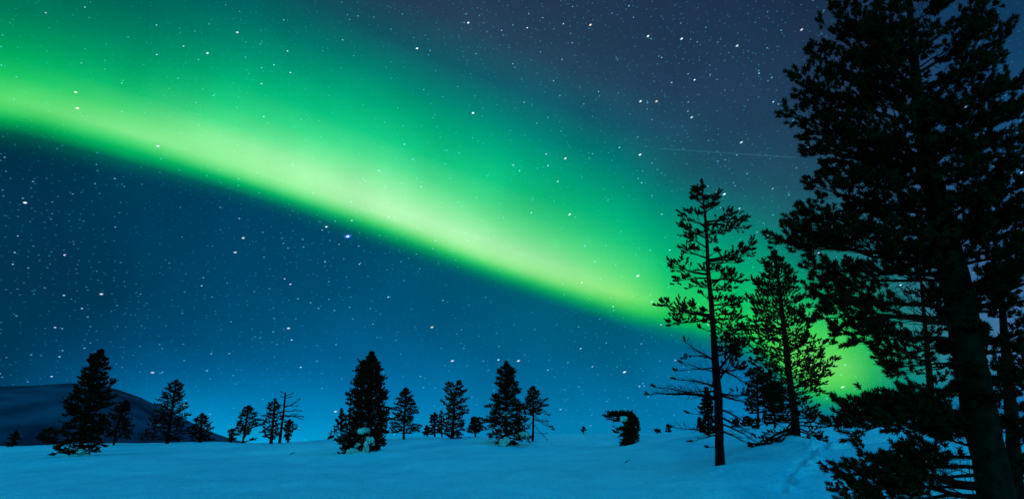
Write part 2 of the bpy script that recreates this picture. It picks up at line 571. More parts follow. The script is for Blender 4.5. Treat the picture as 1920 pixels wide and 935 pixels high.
def limb(tub, sh, a, c, r0, lod, fol=(.3, 1), sag=.1, ntw=10, twl=.35, dens=1.0, sides=5, bare=0.0):
    """One limb from A to C with twigs; wood goes to TUB, needle shoots to SH."""
    a, c = np.asarray(a, float), np.asarray(c, float)
    L = np.linalg.norm(c - a) + 1e-6
    g_ = min(1.0, L / (4.5 * lod['mint']))
    lod = dict(lod, mint=lod['mint'] * g_, subl=lod['subl'] * g_, sl=lod['sl'] * (.45 + .55 * g_))
    mid = (a + c) / 2 + UP * (sag * L) + np.array([rnd(-1, 1), rnd(-1, 1), rnd(-.5, .5)]) * .06 * L
    n = 9 if lod['near'] else 5
    P = wobble(bez(a, mid, c, n), .012 * L)
    tub.add(P, np.linspace(r0, max(r0 * .18, lod['tw']), n), sides)
    seg = np.linspace(0, 1, n)

    def pos(t):
        return np.array([np.interp(t, seg, P[:, j]) for j in range(3)])

    side = 1
    for i in range(ntw):
        t = .18 + .82 * (i + rng.random()) / ntw
        if t > .99:
            t = .99
        p = pos(t)
        dr = pos(min(1, t + .08)) - pos(max(0, t - .08))
        dr /= np.linalg.norm(dr) + 1e-9
        lat = np.cross(dr, UP)
        lat /= np.linalg.norm(lat) + 1e-9
        side = -side
        an = R(rnd(25, 62))
        roll = R(rnd(-35, 50) * (1 if lod['near'] else .55))
        d = dr * math.cos(an) + (lat * side * math.cos(roll) + UP * math.sin(roll)) * math.sin(an)
        tl = L * twl * (1.12 - t) * rnd(.6, 1.15) + lod['mint'] * rnd(.6, 1.2)
        e = p + d * tl + UP * tl * rnd(-.02, .25)
        Q_ = bez(p, p + d * tl * .5 + UP * tl * rnd(-.15, .05), e, 4)
        live = fol[0] <= t <= fol[1] and rng.random() >= bare
        if lod['twigs'] or not live:
            tub.add(Q_, np.linspace(max(r0 * .28 * (1.1 - t), lod['tw']), lod['tw'] * .7, 4), 3)
        de = Q_[3] - Q_[2]
        de /= np.linalg.norm(de) + 1e-9
        ns = max(1, int(round(lod['sub'] * dens * rnd(.6, 1.3) * (.5 + .5 * min(1.5, tl / (lod['mint'] * 2))))))
        if live:
            sh.add(e, de + UP * rnd(-.05, .35), lod['sl'] * rnd(.7, 1.2))
        for j in range(ns):
            tt = rnd(.25, .95)
            q = Q_[0] * (1 - tt) ** 2 + 2 * tt * (1 - tt) * (Q_[1] + Q_[2]) / 2 + Q_[3] * tt * tt
            l2 = np.cross(de, UP)
            l2 /= np.linalg.norm(l2) + 1e-9
            s2 = 1 if j % 2 else -1
            d2 = de * rnd(.4, 1) + l2 * s2 * rnd(.2, .9) + UP * rnd(-.2, lod['up'])
            d2 /= np.linalg.norm(d2)
            ll = lod['subl'] * rnd(.4, 1.2)
            q2 = q + d2 * ll
            if lod['twigs'] or not live:
                tub.add(np.array([q, (q + q2) / 2 + UP * ll * rnd(-.1, .05), q2]), [lod['tw'] * .9, lod['tw'] * .7, lod['tw'] * .5], 3)
            if live:
                sh.add(q2, d2 + UP * rnd(0, .4), lod['sl'] * rnd(.65, 1.15))
    if fol[1] >= 1 and rng.random() >= bare:
        de = P[-1] - P[-2]
        de /= np.linalg.norm(de)
        for j in range(2):
            sh.add(P[-1], de + UP * rnd(0, .5) + np.array([rnd(-.4, .4), rnd(-.4, .4), 0]), lod['sl'] * rnd(.8, 1.3))


LOD = {
    'near': dict(near=True, twigs=True, tw=.0030, mint=.11, sub=4, subl=.12, sl=.08, n=48, nl=.064, w=.0105, up=.55),
    'mid': dict(near=True, twigs=True, tw=.006, mint=.14, sub=3, subl=.16, sl=.17, n=34, nl=.07, w=.030, up=.5),
    'far': dict(near=False, twigs=True, tw=.010, mint=.13, sub=5, subl=.20, sl=.17, n=22, nl=.09, w=.036, up=.35),
    'farther': dict(near=False, twigs=False, tw=.014, mint=.14, sub=3, subl=.2, sl=.19, n=12, nl=.10, w=.07, up=.35),
}


def trunk_curve(pts, Y, n=40):
    """Trunk pixels (px, py, width) bottom to top -> world points and radii."""
    P = np.array([at(p[0], p[1], Y) for p in pts])
    r = np.array([p[2] * Y / F / 2 for p in pts])
    s = np.linspace(0, len(pts) - 1, n)
    k = np.arange(len(pts))
    # smooth through the points (Catmull-Rom)
    out = []
    for x in s:
        i = min(int(x), len(pts) - 2)
        t = x - i
        p0, p1, p2, p3 = P[max(i - 1, 0)], P[i], P[i + 1], P[min(i + 2, len(pts) - 1)]
        out.append(.5 * ((2 * p1) + (-p0 + p2) * t + (2 * p0 - 5 * p1 + 4 * p2 - p3) * t * t + (-p0 + 3 * p1 - 3 * p2 + p3) * t ** 3))
    return np.array(out), np.interp(s, k, r)


def on_trunk(C, z):
    return np.array([np.interp(z, C[:, 2], C[:, j]) for j in range(3)])


def sink(C, r, d):
    """Let the trunk run D metres into the snow."""
    b = C[0] - (C[1] - C[0]) / (np.linalg.norm(C[1] - C[0]) + 1e-9) * d
    return np.vstack([b[None], C]), np.concatenate([[r[0] * 1.1], r])


GROUND = []          # (px, py, Y) points the snow surface passes through


def tree(name, label, Y, trunk, prof, nl, lod='far', rise=(.1, .5), cat='pine tree', group='small pines along the snowy rise', dens=1.0,
         extra=(), twl=.35, ntw=7, sag=.06, mat=None, clumps=(), bare=0.0, bare_below=None, top=5, depth=1.0, limbs_apart=False, seed=None, base_y=None, fol0=.2):
    """A conifer: trunk pixels, crown outline PROF [(py, left, right)] and NL limbs that fill it."""
    if seed is not None:
        rng.seed(seed)
    L = LOD[lod]
    C, r = trunk_curve(trunk, Y)
    base = C[0].copy()
    GROUND.append((trunk[0][0], trunk[0][1], Y))
    root = thing(name, base, label, cat, group)
    tb = Tubes()
    C2, r2 = sink(C, r, .5)
    tb.add(C2, r2, 14 if L['near'] else 7, .05 if L['near'] else .03)
    tb.build('trunk', BARK, root)
    wood, sh = Tubes(), Shoots()
    parts = []
    k = Y / F / CP
    yy = [p[0] for p in prof]
    lx, rx = [p[1] for p in prof], [p[2] for p in prof]
    # leader
    li = np.linspace(0, 1, len(C))
    for j in range(top * 2):
        f = 1 - .11 * (j / (top * 2)) ** 1.2
        t = np.array([np.interp(f, li, C[:, m]) for m in range(3)])
        sp_ = .08 + .8 * (1 - f) / .11
        an = j * 2.4
        sh.add(t, np.array([math.cos(an) * sp_, math.sin(an) * sp_, 1.0]), L['sl'] * rnd(.5, .8))
    for i in range(nl):
        f = (i + rng.random()) / nl
        py = yy[0] + (yy[-1] - yy[0]) * (f ** 1.05)
        xl, xr = np.interp(py, yy, lx), np.interp(py, yy, rx)
        tz = at(960, py, Y)[2]
        tz = min(tz, C[-1][2] - .02)
        pt = on_trunk(C, tz)
        px0 = pix(pt)[0]
        ph = i * 2.399 + rnd(-.5, .5)
        cx, sy = math.cos(ph), math.sin(ph)
        reach = max(2.0, (xr - px0) if cx > 0 else (px0 - xl))
        mean = max(2.0, (xr - xl) / 2)
        q = rnd(.72, 1.08) if rng.random() < .8 else rnd(.4, .7)
        ext = (.16 + .8 * max(0.0, 1 - f / .16)) * (L['mint'] + L['sl'])
        dx, dy = cx * max(reach * k - ext, .3 * reach * k) * q, sy * max(mean * k - ext, .3 * mean * k) * q * depth
        ln = math.hypot(dx, dy)
        hf = (tz - C[0][2]) / (C[-1][2] - C[0][2])
        ri = ln * (rise[0] + (rise[1] - rise[0]) * hf) * rnd(.6, 1.3)
        a = on_trunk(C, max(C[0][2] + .05, tz - ri))
        tip = np.array([a[0] + dx, a[1] + dy, max(tz, base[2] + .02)])
        br = bare
        if bare_below and py > bare_below:
            br = .85
        rr = max(.010 * ln + L['tw'], np.interp(a[2], C[:, 2], r) * .22)
        w = Tubes() if limbs_apart else wood
        limb(w, sh, a, tip, rr, L, (fol0, 1), sag, max(3, int(ntw * min(1.4, .5 + ln / (mean * k * 1.2 + 1e-6) * .5))), twl, dens, 5 if L['near'] else 4, br)
        if limbs_apart:
            parts.append((np.linalg.norm(tip - a), w))
    for e in extra:
        # (attach py, tip px, tip py, depth, radius px, foliage range or None, ntw, sag)
        apy, tx, ty, dz, rp, fl, nt_, sg = e
        a = on_trunk(C, at(trunk[0][0], apy, Y)[2])
        for _ in range(2):
            az = pix(a)[1]
            a = on_trunk(C, a[2] + (az - apy) * k)
        tip = at(tx, ty, Y + dz)
        if fl:
            ll_ = np.linalg.norm(tip - a)
            tip = a + (tip - a) * max(.7, 1 - (1.0 if lod == 'near' else .7) * (L['sl'] + L['mint']) / ll_)
        w = Tubes() if limbs_apart else wood
        limb(w, sh, a, tip, rp * k / 2, L, fl if fl else (2, 3), sg, nt_, twl, dens, 6 if L['near'] else 4, 0.0)
        if limbs_apart:
            parts.append((np.linalg.norm(tip - a), w))
    # the hundred longest limbs are parts of their own, the rest one part
    parts.sort(key=lambda q: -q[0])
    for _, w in parts[:95]:
        w.build('limb', BARK, root)
    if len(parts) > 95:
        rest = Tubes()
        for _, w in parts[95:]:
            rest.v += w.v
            rest.f += [f_ + rest.n for f_ in w.f]
            rest.n += w.n
        rest.build('small_branches', BARK, root)['kind'] = 'stuff'
    if sh.p:
        V, Fc = sh.mesh(L['n'], L['nl'], L['w'])
        if wood.v:
            WV, WF = np.concatenate(wood.v), np.concatenate(wood.f)
            faces = [list(x) for x in Fc] + [list(x) for x in (WF + len(V))]
            mi = [0] * len(Fc) + [1] * len(WF)
            link_mesh('crown', np.vstack([V, WV]), faces, [mat or NEEDLE, TWIGM], root, mi)
        else:
            link_mesh('crown', V, Fc, mat or NEEDLE, root)
    elif wood.v:
        wood.build('crown', TWIGM, root)
    for (cx_, cy_, w_, h_, dY) in clumps:
        snow_lump('snow_clump', cx_, cy_, w_, h_, Y + dY * .8, root)
    return root, C


def snow_lump(name, px, py, wpx, hpx, Y, parent):
    import bmesh
    k = Y / F
    bm = bmesh.new()
    c0 = at(px, py, Y)
    for i in range(7):
        f = .85 if i == 0 else rnd(.25, .6)
        off = (0, 0, 0) if i == 0 else (rnd(-.45, .45) * wpx * k, rnd(-.25, .1), rnd(-.42, .12) * hpx * k)
        g = bmesh.ops.create_icosphere(bm, subdivisions=4, radius=1)
        s0 = rnd(0, 100)
        sq = rnd(.6, .95)
        for v in g['verts']:
            q = v.co.copy()
            d = 1 + .55 * mnoise.noise(q * 1.1 + Vector((s0, 0, 0))) + .20 * mnoise.noise(q * 2.9 + Vector((0, s0, 0))) + .06 * mnoise.noise(q * 7 + Vector((0, s0, s0)))
            q *= d * f
            v.co = (c0[0] + off[0] + q.x * wpx * k * .5, c0[1] + off[1] + q.y * wpx * k * .4, c0[2] + off[2] + q.z * hpx * k * .5 * sq)
    me = bpy.data.meshes.new(name)
    bm.to_mesh(me)
    bm.free()
    for p in me.polygons:
        p.use_smooth = True
    me.materials.append(CLUMP)
    o = bpy.data.objects.new(name, me)
    col.objects.link(o)
    o.parent = parent
    o.location = -Vector(parent.location)
    return o


# ------------------------------------------------------------------ trees on the snow
# far left to centre
tree('pine_sapling', 'tiny leaning pine sapling at far left in front of the hill', 72, [(23, 838, 4), (26, 822, 3), (31, 808, 1.5)],
     [(809, 28, 34), (818, 20, 36), (828, 16, 33), (837, 14, 32)], 16, 'farther', seed=1, cat='sapling')
tree('pine_bush', 'low bushy pine between the tiny sapling and the leaning pine', 74, [(90, 835, 4), (91, 820, 3), (95, 802, 1.5)],
     [(802, 91, 99), (812, 78, 106), (822, 74, 107), (832, 80, 106)], 22, 'farther', seed=2, cat='sapling')
tree('leaning_pine', 'dark pine leaning right with a knobbly top and green lit snow at its foot', 45,
     [(148, 855, 9), (158, 800, 8), (169, 740, 6.5), (181, 690, 5), (189, 657, 2.5)],
     [(656, 181, 198), (675, 168, 200), (690, 170, 200), (700, 157, 195), (720, 150, 196), (745, 140, 196), (752, 133, 197), (775, 130, 190),
      (800, 122, 192), (825, 114, 188), (842, 108, 186), (856, 106, 176)], 86, 'far', rise=(-.05, .5), group=None, dens=1.5,
     extra=[(760, 216, 713, -.4, 4, (.3, 1), 10, -.05), (765, 217, 742, .2, 3, (.3, 1), 9, .0), (770, 212, 758, -.2, 3, (.3, 1), 8, .05), (780, 122, 752, .2, 3, (.35, 1), 8, -.1),
            (792, 108, 790, .3, 2, (.85, 1), 4, .05), (770, 128, 765, -.5, 3, (.4, 1), 8, 0), (810, 200, 796, -.4, 2.5, (.3, 1), 8, 0)],
     clumps=[(146, 853, 30, 10, -1.0), (152, 846, 14, 12, -.9), (136, 838, 7, 6, -.9), (163, 853, 18, 8, -.9)], seed=3)
tree('pine_tree', 'small two-stemmed pine just right of the leaning pine, against the hill', 66, [(213, 833, 4), (219, 805, 3.5), (228, 775, 3), (237, 752, 1.5)],
     [(750, 231, 241), (765, 218, 245), (782, 204, 246), (797, 200, 253), (812, 198, 244), (824, 196, 240)], 44, 'far', rise=(-.1, .4), bare_below=822, seed=4,
     extra=[(828, 233, 812, .2, 3, None, 4, .05)])
tree('pine_tree', 'pine with a forked tip and wide left skirt at the right end of the hill', 76, [(313, 831, 7), (319, 790, 6), (326, 745, 4), (331, 713, 1.5)],
     [(712, 325, 337), (722, 318, 341), (733, 310, 344), (745, 300, 342), (758, 290, 349), (772, 287, 346), (785, 280, 352), (800, 275, 354), (815, 266, 350), (828, 262, 338)],
     72, 'far', rise=(-.05, .6), dens=1.1, clumps=[(299, 796, 7, 6, -1.2)], seed=5)
tree('pine_tree', 'squat young pine standing where the hill slope meets the snow', 78, [(375, 829, 6), (377, 803, 4), (379, 776, 1.5)],
     [(775, 376, 382), (788, 369, 389), (800, 360, 392), (810, 351, 396), (822, 355, 397), (828, 365, 396)], 40, 'farther', rise=(.2, .9), seed=6)
tree('pine_bush', 'narrow stubby pine bush left of the two-stemmed pine past the hill', 82, [(433, 828, 4), (434, 816, 3), (436, 805, 2)],
     [(804, 430, 441), (814, 430, 442), (826, 428, 441)], 16, 'farther', seed=7, cat='sapling')
tree('pine_tree', 'rounded pine on two thin stems with a low tuft at its right foot', 82, [(455, 829, 4), (459, 805, 3.5), (463, 780, 3), (466, 761, 1.5)],
     [(760, 463, 471), (770, 456, 477), (782, 450, 484), (790, 450, 485), (797, 444, 486), (806, 441, 472), (816, 443, 474)], 42, 'farther', bare_below=817, seed=8,
     extra=[(822, 472, 800, .3, 3.2, (.3, 1), 5, 0), (827, 481, 824, 0, 2, (.3, 1), 5, 0)], dens=1.2)
tree('pine_tree', 'slim pine standing directly against the bare dead larch', 82, [(508, 829, 7), (511, 800, 5), (514, 770, 4), (516, 748, 1.5)],
     [(747, 513, 518), (758, 506, 522), (772, 502, 526), (780, 497, 526), (790, 488, 524), (803, 491, 524), (814, 494, 526), (824, 491, 520)], 46, 'farther', rise=(-.1, .4), seed=9, dens=1.1)
tree('dead_larch', 'bare dead larch with sparse branches swept to the right', 81, [(524, 829, 6), (528, 800, 4.6), (532, 770, 3.8), (535, 735, 2.6)],
     [(740, 530, 540), (820, 520, 532)], 3, 'far', bare=1.0, top=0, cat='dead tree', group=None, seed=10, twl=.42,
     extra=[(742, 548, 738, .3, 1.5, None, 8, .0), (737, 528, 735, 0, 1.4, None, 6, 0), (746, 545, 744, -.3, 1.4, None, 8, 0), (745, 527, 743, .2, 1.3, None, 6, 0),
            (763, 560, 749, -.5, 2, None, 14, -.05), (761, 555, 761, .6, 1.8, None, 12, .05), (770, 563, 770, .3, 1.8, None, 12, .06),
            (778, 566, 786, -.3, 2.2, None, 18, .10), (781, 567, 781, .4, 1.8, None, 16, .10), (785, 560, 804, .2, 1.8, None, 14, .1), (757, 522, 765, -.2, 1.6, None, 8, 0),
            (790, 555, 797, -.5, 1.6, None, 10, .1), (800, 516, 806, .2, 1.6, None, 8, 0)])
tree('pine_sapling', 'small pine tucked under the right branches of the dead larch', 83, [(540, 827, 5), (541, 808, 3), (543, 787, 1.5)],
     [(786, 541, 546), (796, 534, 550), (806, 533, 557), (815, 533, 546), (825, 534, 545)], 26, 'farther', seed=11, cat='sapling')
# centre
tree('spruce_tree', 'small spruce behind the left side of the snow-skirted pine', 88, [(640, 824, 6), (640, 795, 4), (640, 766, 1.2)],
     [(764, 639, 641), (776, 636, 646), (786, 631, 650), (797, 629, 652), (808, 626, 654), (816, 620, 656)], 36, 'farther', rise=(-.2, .2), mat=NEEDLE2, seed=12, cat='spruce tree')
tree('pine_bush', 'dark dumpy bush on the crest beside the snow mound and small spruce', 87, [(621, 826, 3), (621, 818, 2)],
     [(817, 617, 626), (825, 616, 627)], 10, 'farther', seed=13, cat='sapling', top=3)
tree('snowy_pine', 'tall cone-shaped dark pine with a pale snow skirt at its foot', 45, [(688, 853, 9), (691, 800, 8), (695, 740, 6), (697, 690, 4), (697, 661, 1.6)],
     [(659, 692, 702), (672, 685, 706), (688, 675, 711), (702, 672, 711), (712, 670, 716), (722, 663, 722), (735, 659, 730), (748, 653, 728), (762, 648, 716),
      (778, 648, 724), (790, 646, 726), (806, 648, 714), (822, 636, 722), (834, 640, 720), (845, 646, 704), (853, 646, 700)],
     150, 'far', rise=(-.15, .45), dens=1.35, mat=NEEDLE2, group=None, seed=14,
     extra=[(780, 733, 766, .4, 2.5, (.2, 1), 8, 0), (815, 634, 833, -.8, 3, (.2, 1), 8, .05), (835, 647, 854, -1.0, 3, (.3, 1), 8, .1), (838, 694, 853, -1.1, 3, (.4, 1), 6, .1), (810, 727, 812, .4, 3, (.2, 1), 9, 0)],
     clumps=[(683, 806, 20, 14, -1.45), (690, 818, 8, 18, -1.4), (663, 846, 22, 17, -1.7), (679, 849, 20, 14, -1.8), (687, 833, 9, 26, -1.7), (697, 824, 8, 18, -1.5), (671, 833, 9, 9, -1.6)])
tree('pine_tree', 'even oval pine right beside the tall snow-skirted pine', 76, [(757, 823, 5), (758, 790, 4), (760, 755, 3), (761, 728, 1.4)],
     [(726, 759, 764), (738, 750, 771), (748, 742, 773), (758, 741, 780), (772, 735, 784), (785, 732, 783), (800, 731, 790), (813, 734, 782)], 66, 'far', rise=(-.05, .4), bare_below=815, seed=15)
tree('pine_sapling', 'lowest and leftmost of three saplings left of the notched-top pine', 87, [(801, 820, 3), (801, 809, 2), (800, 798, 1)],
     [(797, 799, 802), (806, 796, 806), (816, 791, 811)], 16, 'farther', rise=(-.1, .2), seed=16, cat='sapling')
tree('pine_sapling', 'middle sapling, broad and dark, of three left of the notched-top pine', 85, [(815, 821, 4), (815, 800, 3), (815, 774, 1.2)],
     [(773, 812, 818), (783, 807, 822), (797, 805, 824), (812, 809, 824)], 28, 'farther', seed=17, cat='sapling', bare_below=814)
tree('pine_sapling', 'slim pointed sapling touching the left edge of the notched-top pine', 84, [(829, 822, 3), (828, 800, 2.4), (827, 771, 1)],
     [(770, 826, 829), (782, 822, 832), (798, 822, 836), (814, 825, 836)], 24, 'farther', seed=18, cat='sapling', bare_below=816)
tree('pine_tree', 'open pine with a notched flat top and a drooping left branch', 72, [(847, 824, 7), (850, 790, 5), (852, 755, 4), (856, 728, 3), (863, 714, 1.4)],
     [(713, 860, 866), (722, 838, 869), (732, 832, 868), (742, 836, 872), (755, 840, 874), (770, 836, 876), (785, 835, 879), (800, 834, 876), (812, 838, 866), (822, 842, 868)],
     64, 'far', rise=(-.05, .6), seed=19, extra=[(768, 826, 751, .2, 2.6, (.5, 1), 8, -.08), (752, 875, 731, -.2, 2, (.4, 1), 7, -.1), (735, 842, 721, .2, 1.6, (.4, 1), 5, -.1)])
tree('pine_bush', 'ragged low pine filling the gap between the notched-top and broad pines', 74, [(892, 820, 4), (890, 805, 3), (888, 783, 1.5)],
     [(781, 884, 896), (792, 884, 900), (804, 878, 905), (812, 880, 902)], 28, 'farther', seed=20, cat='sapling')
tree('broad_pine', 'broad dark pine with snow lumps caught in its branches and at its foot', 64, [(950, 836, 8), (949, 790, 7), (949, 740, 5), (949, 678, 1.5)],
     [(677, 946, 952), (690, 940, 959), (702, 929, 966), (712, 930, 968), (722, 931, 970), (730, 940, 974), (737, 930, 976), (745, 918, 962), (755, 908, 976),
      (765, 907, 990), (780, 904, 986), (800, 902, 990), (812, 914, 990), (826, 930, 992), (836, 932, 966)],
     140, 'far', rise=(-.3, .35), dens=1.35, mat=NEEDLE2, group=None, seed=21,
     extra=[(790, 992, 828, -.6, 3, (.2, 1), 10, .08), (800, 903, 786, .5, 3, (.2, 1), 9, 0), (760, 988, 762, .2, 3, (.25, 1), 9, .05)],
     clumps=[(950, 775, 11, 13, -1.6), (948, 825, 17, 20, -1.9), (981, 814, 16, 18, -.8), (932, 801, 6, 4, -1.9), (940, 826, 9, 12, -1.9)])
tree('pine_tree', 'spindly pine with bare lower limbs immediately right of the broad pine', 76, [(999, 827, 4.5), (1000, 790, 4), (1000, 760, 3), (999, 725, 1.2)],
     [(723, 996, 1002), (735, 990, 1009), (748, 987, 1014), (760, 991, 1016), (772, 992, 1012), (780, 993, 1008)], 42, 'far', rise=(.0, .4), seed=22, twl=.3,
     extra=[(762, 1027, 748, .2, 2, (.5, 1), 8, -.06), (765, 1028, 760, -.3, 2, (.4, 1), 8, 0), (768, 1030, 779, .3, 1.8, (.6, 1), 6, .06), (785, 1028, 791, -.2, 1.4, (.8, 1), 4, .05),
            (785, 1037, 806, .2, 1.6, (.75, 1), 6, .05), (795, 1024, 822, -.3, 1.2, None, 5, .05), (810, 1022, 812, .2, 1.2, None, 4, .0), (788, 987, 806, .2, 1.4, (.3, 1), 6, .0),
            (778, 1038, 803, .5, 1.5, (.8, 1), 5, .06)])
tree('pine_sapling', 'tiny dark sapling alone on the skyline between spindly and bowed pines', 95, [(1094, 812, 3), (1094, 807, 2), (1094, 801, 1)],
     [(800, 1093, 1096), (805, 1091, 1098), (810, 1090, 1100)], 8, 'farther', seed=23, cat='sapling', top=3)
tree('pine_bush', 'low round tuft on the skyline right of the bowed pine', 94, [(1232, 812, 3), (1232, 805, 2)],
     [(804, 1228, 1237), (810, 1228, 1238)], 9, 'farther', seed=24, cat='sapling', top=3)
tree('pine_sapling', 'tiny upright sapling on the skyline near the thin bare limb tip', 94, [(1253, 811, 3), (1253, 804, 2), (1252, 796, 1)],
     [(795, 1250, 1255), (803, 1249, 1256), (810, 1250, 1258)], 11, 'farther', seed=25, cat='sapling', top=3)
tree('bowed_pine', 'pine bowed over to the left under a lump of snow', 62, [(1172, 838, 8), (1180, 815, 8), (1186, 798, 7), (1184, 784, 6), (1176, 777.5, 5)],
     [(778, 1172, 1184), (785, 1180, 1190), (795, 1178, 1193), (808, 1166, 1195), (820, 1170, 1193), (832, 1166, 1186)], 40, 'far', rise=(-.8, -.4), dens=1.3, group=None, seed=26, mat=NEEDLE2, top=2, fol0=.1,
     extra=[(781, 1190, 781, -.3, 4, (0, 1), 12, .12), (784, 1195, 788, .2, 4, (0, 1), 12, .15), (790, 1197, 797, -.2, 4, (0, 1), 12, .15), (792, 1180, 790, -.6, 4, (0, 1), 10, .1), (786, 1186, 776, .1, 4, (0, 1), 12, .1),
            (780, 1150, 790, -.1, 3, (.4, 1), 8, .2), (780, 1142, 787, .2, 3, (.5, 1), 8, .15), (800, 1160, 806, -.3, 3, (.2, 1), 10, .05),
            (782, 1166, 774, -.5, 4, (.0, 1), 16, .05), (780, 1160, 780, -.6, 4, (.0, 1), 16, .05), (783, 1176, 773, -.5, 4, (0, 1), 12, .1), (788, 1160, 787, .3, 4, (0, 1), 14, .1), (790, 1170, 795, -.4, 4, (0, 1), 12, .1),
            (779, 1156, 776, -.2, 5, (.1, 1), 14, .03), (779, 1146, 777, 0, 5, (.1, 1), 16, .03), (779, 1133, 781, .1, 5, (.1, 1), 18, .05), (780, 1138, 775, -.2, 4, (.6, 1), 9, .05), (782, 1158, 790, -.3, 4, (.1, 1), 9, .1),
            (786, 1194, 797, 0, 3, (.2, 1), 6, .2), (795, 1196, 812, -.3, 3, (.2, 1), 6, .2), (812, 1195, 828, .3, 3, (.2, 1), 6, .2), (812, 1150, 809, -.4, 2.2, (.7, 1), 9, -.1), (806, 1152, 800, .2, 2, None, 7, -.05),
            (800, 1164, 804, .4, 2.5, (.3, 1), 7, 0), (812, 1164, 818, -.4, 3, (.2, 1), 8, .1), (820, 1165, 836, .2, 3, (.2, 1), 8, .1), (828, 1184, 837, -.5, 3, (.2, 1), 6, .1)],
     clumps=[(1170, 783, 15, 12, -.75), (1192, 800, 5, 6, -.2), (1194, 823, 5, 7, -.2), (1183, 787, 7, 5, .3)])
# behind the tall thin pine
tree('pine_sapling', 'very short thin sapling left of the slender column pine', 60, [(1312, 806, 3), (1312, 796, 2.4), (1311, 784, 1.5)],
     [(783, 1309, 1314), (795, 1308, 1316), (804, 1308, 1319)], 14, 'far', seed=27, cat='sapling')
tree('pine_tree', 'slender column-like pine seen between the bare limbs of the tall pine', 45, [(1329, 817, 4.5), (1328, 790, 4), (1326, 760, 3), (1324, 728, 1.5)],
     [(726, 1322, 1327), (740, 1321, 1332), (752, 1318, 1336), (762, 1314, 1335), (776, 1318, 1335), (790, 1320, 1336), (805, 1316, 1338), (814, 1312, 1336)], 46, 'far', seed=28, dens=.8)
tree('pine_sapling', 'tiny cone sapling on the skyline just right of the tall pine trunk', 75, [(1380, 805, 3), (1380, 797, 2.4), (1380, 785, 1)],
     [(783, 1378, 1382), (794, 1374, 1386), (803, 1373, 1388)], 16, 'farther', seed=29, cat='sapling')
tree('pine_sapling', 'dark blunt sapling on the skyline below the round-crowned background pine', 70, [(1402, 803, 4), (1402, 795, 3), (1401, 782, 1.5)],
     [(780, 1397, 1405), (790, 1393, 1411), (800, 1392, 1410)], 18, 'farther', seed=30, cat='sapling')
tree('pine_tree', 'round-crowned dark pine in the background between the two tall pines', 48, [(1421, 806, 6), (1421, 770, 5), (1420, 735, 4), (1420, 690, 1.5)],
     [(688, 1412, 1428), (700, 1402, 1440), (715, 1402, 1446), (730, 1400, 1448), (748, 1396, 1450), (765, 1402, 1446), (776, 1406, 1438)], 44, 'far', rise=(-.05, .3), seed=31, dens=.75,
     extra=[(785, 1441, 788, .2, 2, (.4, 1), 6, 0), (788, 1404, 790, -.2, 2, (.4, 1), 6, 0)], depth=.9)
tree('pine_tree', 'thin-stemmed dark pine partly behind the left side of the leaning-top pine', 46, [(1453, 805, 5), (1452, 775, 4), (1450, 745, 3.4), (1450, 715, 1.5)],
     [(713, 1444, 1456), (725, 1438, 1468), (745, 1434, 1474), (762, 1438, 1476), (775, 1440, 1470)], 34, 'far', rise=(-.05, .3), seed=32, dens=.75,
     extra=[(788, 1474, 790, .2, 2, (.4, 1), 6, 0), (785, 1436, 786, -.2, 2, (.4, 1), 6, 0)])
